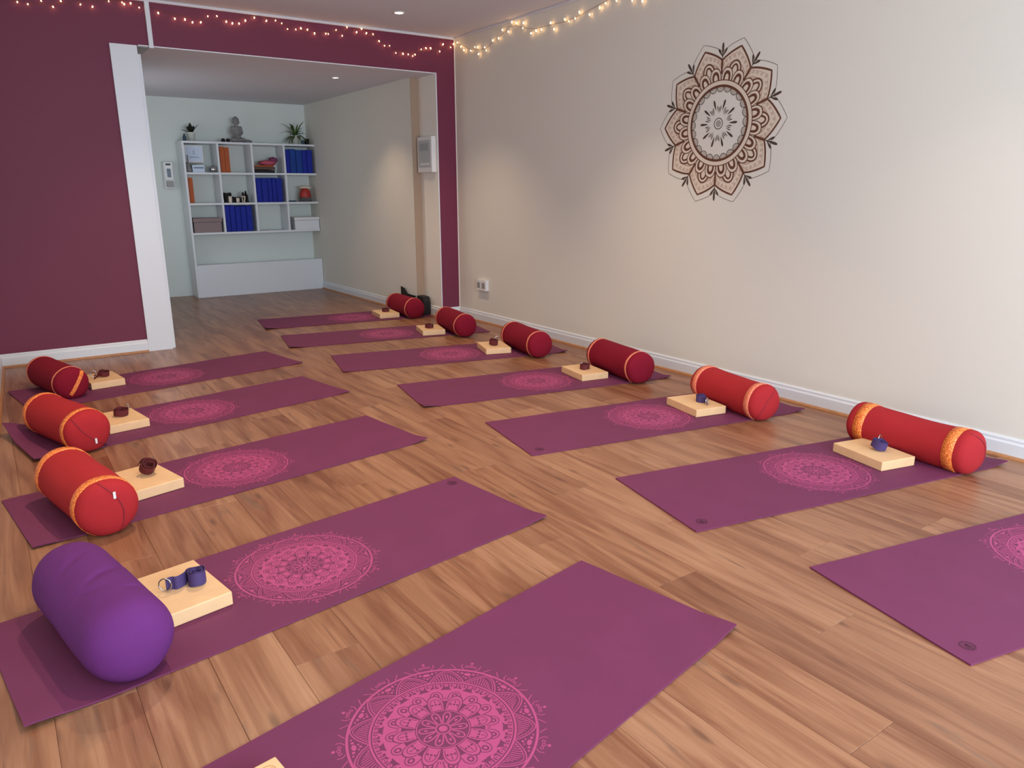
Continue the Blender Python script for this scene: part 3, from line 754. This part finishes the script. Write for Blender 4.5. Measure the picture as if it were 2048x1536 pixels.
# row 3
t = empty('storage_box', (-1.735, 3.21, Z4), 0, 'mauve-grey lidded storage box in the bottom left cubbyhole', 'box', 'lidded storage boxes')
obj('body', bx(-.168, .158, -.11, .12, 0, .125, bev=.003), 'mauve', t); obj('lid', bx(-.175, .165, -.118, .128, .127, .175, bev=.004), 'mauve', t)
t = empty('storage_box', (-.492, 3.19, Z4), 0, 'white lidded storage box in the bottom right cubbyhole', 'box', 'lidded storage boxes')
obj('body', bx(-.160, .172, -.115, .13, 0, .118, bev=.003), 'shelf', t); obj('lid', bx(-.165, .176, -.12, .135, .12, .158, bev=.003), 'plastic', t)
# things on the top
def pot(p, r, h, label, name='potted_plant'):
    t = empty(name, p, 0, label, 'plant'); bm = bmesh.new()
    lathe(bm, [(.001, 0), (r*.72, 0), (r*.95, h*.85), (r, h*.86), (r, h), (r*.9, h), (r*.85, h*.8), (.001, h*.8)], 24); obj('pot', bm, 'pot', t, smooth=True)
    bm = bmesh.new(); lathe(bm, [(.001, h*.81), (r*.84, h*.81), (r*.84, h*.84), (.001, h*.86)], 16); obj('soil', bm, 'soil', t); return t
def leaf(bm, base, dirn, length, width, droop, n=8, up=.6):
    d = Vector((math.cos(dirn), math.sin(dirn), 0)); s = Vector((-d.y, d.x, 0)); L_, R_, M_ = [], [], []
    for i in range(n+1):
        t = i/n; p = Vector(base)+d*length*(t*(1-.25*up))+Vector((0, 0, length*(up*t*1.3-droop*t*t)))
        w_ = width*math.sin(PI*min(1, .12+t*.88))**.8
        L_.append(bm.verts.new(p+s*w_/2)); R_.append(bm.verts.new(p-s*w_/2)); M_.append(bm.verts.new(p-Vector((0, 0, w_*.15+.0005))))
    for i in range(n):
        bm.faces.new((L_[i], L_[i+1], M_[i+1], M_[i])); bm.faces.new((M_[i], M_[i+1], R_[i+1], R_[i]))
t = pot((-1.800, 3.20, Z1), .050, .105, 'small dark-leaved plant in a white pot at the left end of the shelf top')
for k, (a, L_, u, dr) in enumerate(((.1, .12, .9, .3), (.8, .10, 1.0, .3), (1.9, .10, 1.0, .4), (2.7, .12, .9, .4), (3.3, .14, .5, .35), (4.2, .10, .9, .3), (5.0, .11, .8, .3), (5.8, .12, .9, .3), (1.4, .09, 1.3, .2), (3.0, .10, 1.1, .3))):
    bm = bmesh.new(); leaf(bm, (0, 0, .088), a, L_, .045, dr, 8, u); obj('leaf', bm, 'leafd', t, smooth=True)
bm = bmesh.new(); lathe(bm, [(.001, 0), (.02, 0), (.022, .05), (.012, .06), (.012, .082), (.001, .083)], 16)
o = obj('glass_jar', bm, 'bluewin', smooth=True); o.location = (-1.888, 3.17, Z1); tag(o, 'small dark glass jar left of the dark-leaved plant', 'jar')
t = pot((-.520, 3.20, Z1), .048, .115, 'spider plant with long arching leaves in a white pot on the shelf top')
rnd = random.Random(11)
for k in range(42):
    bm = bmesh.new(); a = 2*PI*k/42*5.0+rnd.random()*.4; u = rnd.choice((.25, .4, .6, .8, .95)); L_ = rnd.uniform(.18, .27)
    L_ *= 1-.40*max(0, math.sin(a)); L_ *= 1-.15*max(0, math.cos(a)); 
    leaf(bm, (0, 0, .10), a, L_, .022, rnd.uniform(.45, .7)+(.3 if u < .5 else 0), 9, u); obj('leaf', bm, 'leaf', t, smooth=True)
bm = bmesh.new(); lathe(bm, [(.001, 0), (.036, 0), (.034, .012), (.030, .014), (.031, .074), (.027, .075), (.026, .03), (.001, .03)], 20)
o = obj('candle_holder', bm, 'black', smooth=True); o.location = (-.372, 3.19, Z1); tag(o, 'black candle cup right of the spider plant', 'candle holder')
bm = bmesh.new(); lathe(bm, [(.001, 0), (.018, 0), (.024, .02), (.018, .042), (.010, .05), (.001, .05)], 16)
o = obj('small_vase', bm, 'bluewin', smooth=True); o.location = (-.445, 3.14, Z1); tag(o, 'tiny slate-blue vase between the spider plant and the black candle cup', 'vase')
t = empty('ornament_pair', (-1.418, 3.15, Z1), 0, 'two tiny black ornaments side by side on the shelf top', 'ornament')
for dx in (-.028, .030):
    bm = bmesh.new(); lathe(bm, [(.001, 0), (.020, .001), (.026, .016), (.022, .034), (.010, .044), (.001, .046)], 16, center=(dx, 0, 0)); obj('ornament_body', bm, 'black', t, smooth=True)
# seated stone figure
bm = bmesh.new()
def ell(c, r, rot=None, sub=3):
    g = bmesh.ops.create_icosphere(bm, subdivisions=sub, radius=1); mm = Matrix.Translation(c) @ (rot.to_matrix().to_4x4() if rot else Matrix()) @ Matrix.Diagonal((*r, 1))
    for v in g['verts']: v.co = mm @ v.co
def limb(a, b, ra, rb):
    a, b = Vector(a), Vector(b)
    for i in range(9):
        t = i/8; g = bmesh.ops.create_icosphere(bm, subdivisions=2, radius=ra+(rb-ra)*t)
        for v in g['verts']: v.co += a.lerp(b, t)
ell((0, 0, .010), (.082, .060, .012)); ell((0, 0, .105), (.052, .040, .075)); ell((0, .004, .160), (.060, .036, .036)); ell((0, 0, .045), (.060, .048, .035))
limb((0, 0, .18), (0, -.002, .205), .024, .024); ell((0, -.003, .240), (.038, .040, .044)); ell((0, .006, .262), (.041, .040, .030)); ell((0, .006, .288), (.016, .016, .012)); ell((-.039, 0, .232), (.006, .009, .018)); ell((.039, 0, .232), (.006, .009, .018)); ell((0, -.043, .234), (.006, .007, .010), None, 2)
limb((-.052, 0, .172), (-.066, -.005, .115), .019, .016); limb((-.066, -.005, .115), (-.02, -.052, .075), .016, .012)
limb((.052, 0, .172), (.066, -.005, .115), .019, .016); limb((.066, -.005, .115), (.02, -.052, .075), .016, .012)
limb((-.03, -.01, .04), (-.076, -.035, .032), .028, .022); limb((-.076, -.035, .032), (.01, -.062, .024), .020, .014)
limb((.03, -.01, .04), (.076, -.035, .032), .028, .022); limb((.076, -.035, .032), (-.01, -.068, .030), .020, .014); ell((0, -.055, .068), (.028, .015, .011))
o = obj('seated_statue', bm, 'stone'); rm = o.modifiers.new('remesh', 'REMESH'); rm.mode = 'VOXEL'; rm.voxel_size = .0036; rm.use_smooth_shade = True
sm = o.modifiers.new('smooth', 'SMOOTH'); sm.iterations = 3
o.location = (-1.262, 3.19, Z1+.001); o.scale = (.95, .95, 1.04); tag(o, 'grey stone statue of a seated meditating figure on the shelf top', 'statue')
o = obj('river_stone', blob(.050, .035, .024, 7, .2), 'stone', smooth=True); o.location = (-1.135, 3.20, Z1); tag(o, 'rounded grey-green stone right of the seated statue', 'stone')
# sanitiser dispenser on the far wall
t = empty('soap_dispenser', (-2.085, YB, 1.32), 0, 'white wall-mounted hand sanitiser dispenser left of the shelf unit', 'dispenser')
obj('body', bx(-.055, .055, -.085, 0, .0, .32, bev=.012), 'plastic', t)
obj('cover', bx(-.05, .05, -.105, -.086, .10, .315, bev=.009), 'plastic', t)
obj('window', bx(-.020, .022, -.110, -.105, .135, .235, bev=.002), 'bluewin', t)
obj('top_slot', bx(-.028, .028, -.109, -.1045, .275, .295, bev=.003), 'slot', t)
obj('push_lever', bx(-.04, .04, -.112, -.095, .02, .09, bev=.006), 'grey', t)
# control panel on the jamb
MT['face_grey'] = mat('light_grey_face', (184, 188, 186), .4); MT['pale_ink'] = mat('pale_grey_print', (158, 164, 164), .5)
t = empty('wall_panel', (XJ, .18, 1.47), 0, 'white wall-mounted panel box with grey face on the right side of the opening', 'panel')
obj('housing', bx(-.048, 0, -.15, .15, 0, .345, bev=.004), 'plastic', t); obj('face', bx(-.051, -.048, -.125, .125, .05, .31, bev=.002), 'face_grey', t)
obj('display', bx(-.053, -.051, -.09, .09, .21, .28, bev=.001), 'pale_ink', t); obj('grille', bx(-.053, -.051, -.09, .09, .07, .09, bev=.001), 'plastic', t)
# socket on the right wall
t = empty('wall_socket', (0, -.475, .375), 0, 'white surface-mounted socket low on the right wall near the corner', 'socket')
obj('back_box', bx(-.030, 0, -.086, .086, -.052, .052, bev=.003), 'plastic', t); obj('face_plate', bx(-.036, -.030, -.088, .088, -.054, .054, bev=.003), 'plastic', t)
for s in (-1, 1): obj('outlet', bx(-.0372, -.036, s*.043-.026, s*.043+.026, -.030, .026, bev=.0005), 'grey', t); obj('switch', bx(-.040, -.036, s*.02-.007, s*.02+.007, .030, .046, bev=.001), 'plastic', t)
# black bag between farthest bolster and the jamb
t = empty('black_bag', (-.28, .34, 0), 0, 'black bag slumped behind the farthest bolster against the opening', 'bag')
bm = bmesh.new(); P = [(-.14, 0), (.008, 0), (.012, .17), (.0, .205), (-.12, .20), (-.145, .15)]
A = [bm.verts.new((-.045, y, z)) for y, z in P]; B = [bm.verts.new((.035, y, z)) for y, z in P]
for k in range(6): bm.faces.new((A[k], A[(k+1) % 6], B[(k+1) % 6], B[k]))
bm.faces.new(A[::-1]); bm.faces.new(B); obj('bag_body', bm, 'black', t)
bm = bmesh.new(); P = [(.022, .0), (.34, .0), (.35, .272), (.27, .255), (.20, .205), (.022, .2)]
A = [bm.verts.new((-.062, y, z)) for y, z in P]; B = [bm.verts.new((-.052, y, z)) for y, z in P]
for k in range(6): bm.faces.new((A[k], A[(k+1) % 6], B[(k+1) % 6], B[k]))
bm.faces.new(A[::-1]); bm.faces.new(B); obj('bag_flap', bm, 'black', t)
# recessed downlights
for (x, y, z, r, lab) in ((-.929, -.671, H, .045, 'round recessed ceiling light in the main room ceiling'), (-.927, .765, ZA, .036, 'round recessed ceiling light in the back room ceiling')):
    t = empty('ceiling_light', (x, y, z), 0, lab, 'ceiling light', 'recessed ceiling lights')
    bm = bmesh.new(); lathe(bm, [(r*.78, -.001), (r*.8, -.006), (r*1.1, -.005), (r*1.15, 0), (r*.78, 0), (r*.78, -.001)], 28); obj('bezel', bm, 'chrome', t, smooth=True)
    bm = bmesh.new(); lathe(bm, [(.001, -.003), (r*.77, -.003), (r*.77, -.001), (.001, -.001)], 24); obj('lens', bm, 'lamp', t)

# ------------------------------------------------------------------ string lights
BL = [(-3.596, 2.597), (-3.534, 2.591), (-3.449, 2.622), (-3.38, 2.592), (-3.325, 2.638), (-3.2, 2.629), (-3.122, 2.624), (-3.009, 2.674), (-2.919, 2.677), (-2.905, 2.668), (-2.86, 2.679), (-2.804, 2.656), (-2.672, 2.634), (-2.555, 2.607), (-2.48, 2.61), (-2.424, 2.595), (-2.361, 2.602), (-2.302, 2.653), (-2.232, 2.662), (-2.161, 2.629), (-2.114, 2.622), (-2.06, 2.626), (-2.007, 2.655), (-1.931, 2.685), (-1.832, 2.672), (-1.755, 2.683), (-1.704, 2.667), (-1.657, 2.627), (-1.585, 2.631), (-1.54, 2.646), (-1.481, 2.642), (-1.42, 2.618), (-1.317, 2.626), (-1.296, 2.626), (-1.221, 2.667), (-1.117, 2.698), (-1.166, 2.625), (-1.027, 2.669), (-0.977, 2.700), (-0.932, 2.67), (-0.869, 2.668), (-0.812, 2.616), (-0.759, 2.582), (-0.708, 2.587), (-0.646, 2.531), (-0.573, 2.531), (-0.518, 2.53), (-0.469, 2.52), (-0.447, 2.535), (-0.379, 2.587), (-0.328, 2.602), (-0.277, 2.607), (-0.179, 2.587), (-0.139, 2.654), (-0.056, 2.635), (-0.022, 2.668)]
BRT = [(-0.094, 2.67), (-0.164, 2.626), (-0.212, 2.587), (-0.332, 2.566), (-0.407, 2.586), (-0.456, 2.579), (-0.473, 2.517), (-0.575, 2.559), (-0.601, 2.529), (-0.71, 2.598), (-0.803, 2.603), (-0.866, 2.661), (-0.957, 2.632), (-1.01, 2.698), (-1.076, 2.683), (-1.183, 2.666), (-1.172, 2.627), (-1.291, 2.568), (-1.361, 2.577), (-1.432, 2.575), (-1.557, 2.604), (-1.605, 2.55), (-1.738, 2.6), (-1.791, 2.577), (-1.867, 2.585), (-1.919, 2.62), (-2.039, 2.583), (-2.154, 2.61), (-2.217, 2.628), (-2.335, 2.622), (-2.499, 2.592), (-2.601, 2.571), (-2.75, 2.59), (-2.9, 2.6)]
WL = [(-4.0, 2.66), (-3.9, 2.62), (-3.788, 2.596), (-3.697, 2.603), (-3.595, 2.602), (-3.532, 2.598), (-3.375, 2.612), (-3.243, 2.639), (-3.108, 2.663), (-2.938, 2.687), (-2.788, 2.684), (-2.735, 2.674), (-2.626, 2.649), (-2.479, 2.632), (-2.351, 2.624), (-2.18, 2.639), (-2.015, 2.679), (-1.91, 2.70), (-1.834, 2.694), (-1.73, 2.681), (-1.639, 2.649), (-1.504, 2.630), (-1.406, 2.628), (-1.219, 2.65), (-1.115, 2.67), (-0.979, 2.70), (-0.92, 2.681), (-0.815, 2.626), (-0.724, 2.576), (-0.597, 2.547), (-0.467, 2.552), (-0.333, 2.578), (-0.161, 2.615), (-0.021, 2.663)]
WRT = [(-0.042, 2.667), (-0.172, 2.634), (-0.311, 2.576), (-0.475, 2.553), (-0.581, 2.549), (-0.711, 2.59), (-0.836, 2.622), (-0.958, 2.672), (-1.076, 2.66), (-1.168, 2.629), (-1.324, 2.596), (-1.536, 2.591), (-1.738, 2.583), (-1.929, 2.599), (-2.074, 2.623), (-2.178, 2.641), (-2.297, 2.656), (-2.601, 2.638), (-3.037, 2.60)]
sl = empty('string_lights', (0, 0, 0), 0, 'string of tiny warm fairy lights draped along the tops of the plum and cream walls', 'string lights')
bm = bmesh.new(); tube(bm, [(x, -.012, z) for x, z in WL]+[(-.012, y, z) for y, z in WRT], .0016, 5); obj('wire', bm, 'wire', sl)
bme = None
def bulb(p, sc):
    global bme
    if bme is None:
        bm = bmesh.new(); lathe(bm, [(.0005, -.011), (.0042, -.008), (.0055, -.002), (.0042, .004), (.0005, .007)], 8); o = obj('bulb', bm, 'bulb', sl, smooth=True); bme = o.data
    else: o = bpy.data.objects.new('bulb', bme); C.objects.link(o); o.parent = sl
    o.location = p; o.scale = (sc,)*3; o.rotation_euler = (random.uniform(-.5, .5), random.uniform(-.5, .5), 0)
for x, z in BL: bulb((x, -.022, z), random.uniform(.65, 1.05))
for y, z in BRT: bulb((-.022, y, z), random.uniform(.65, 1.05))
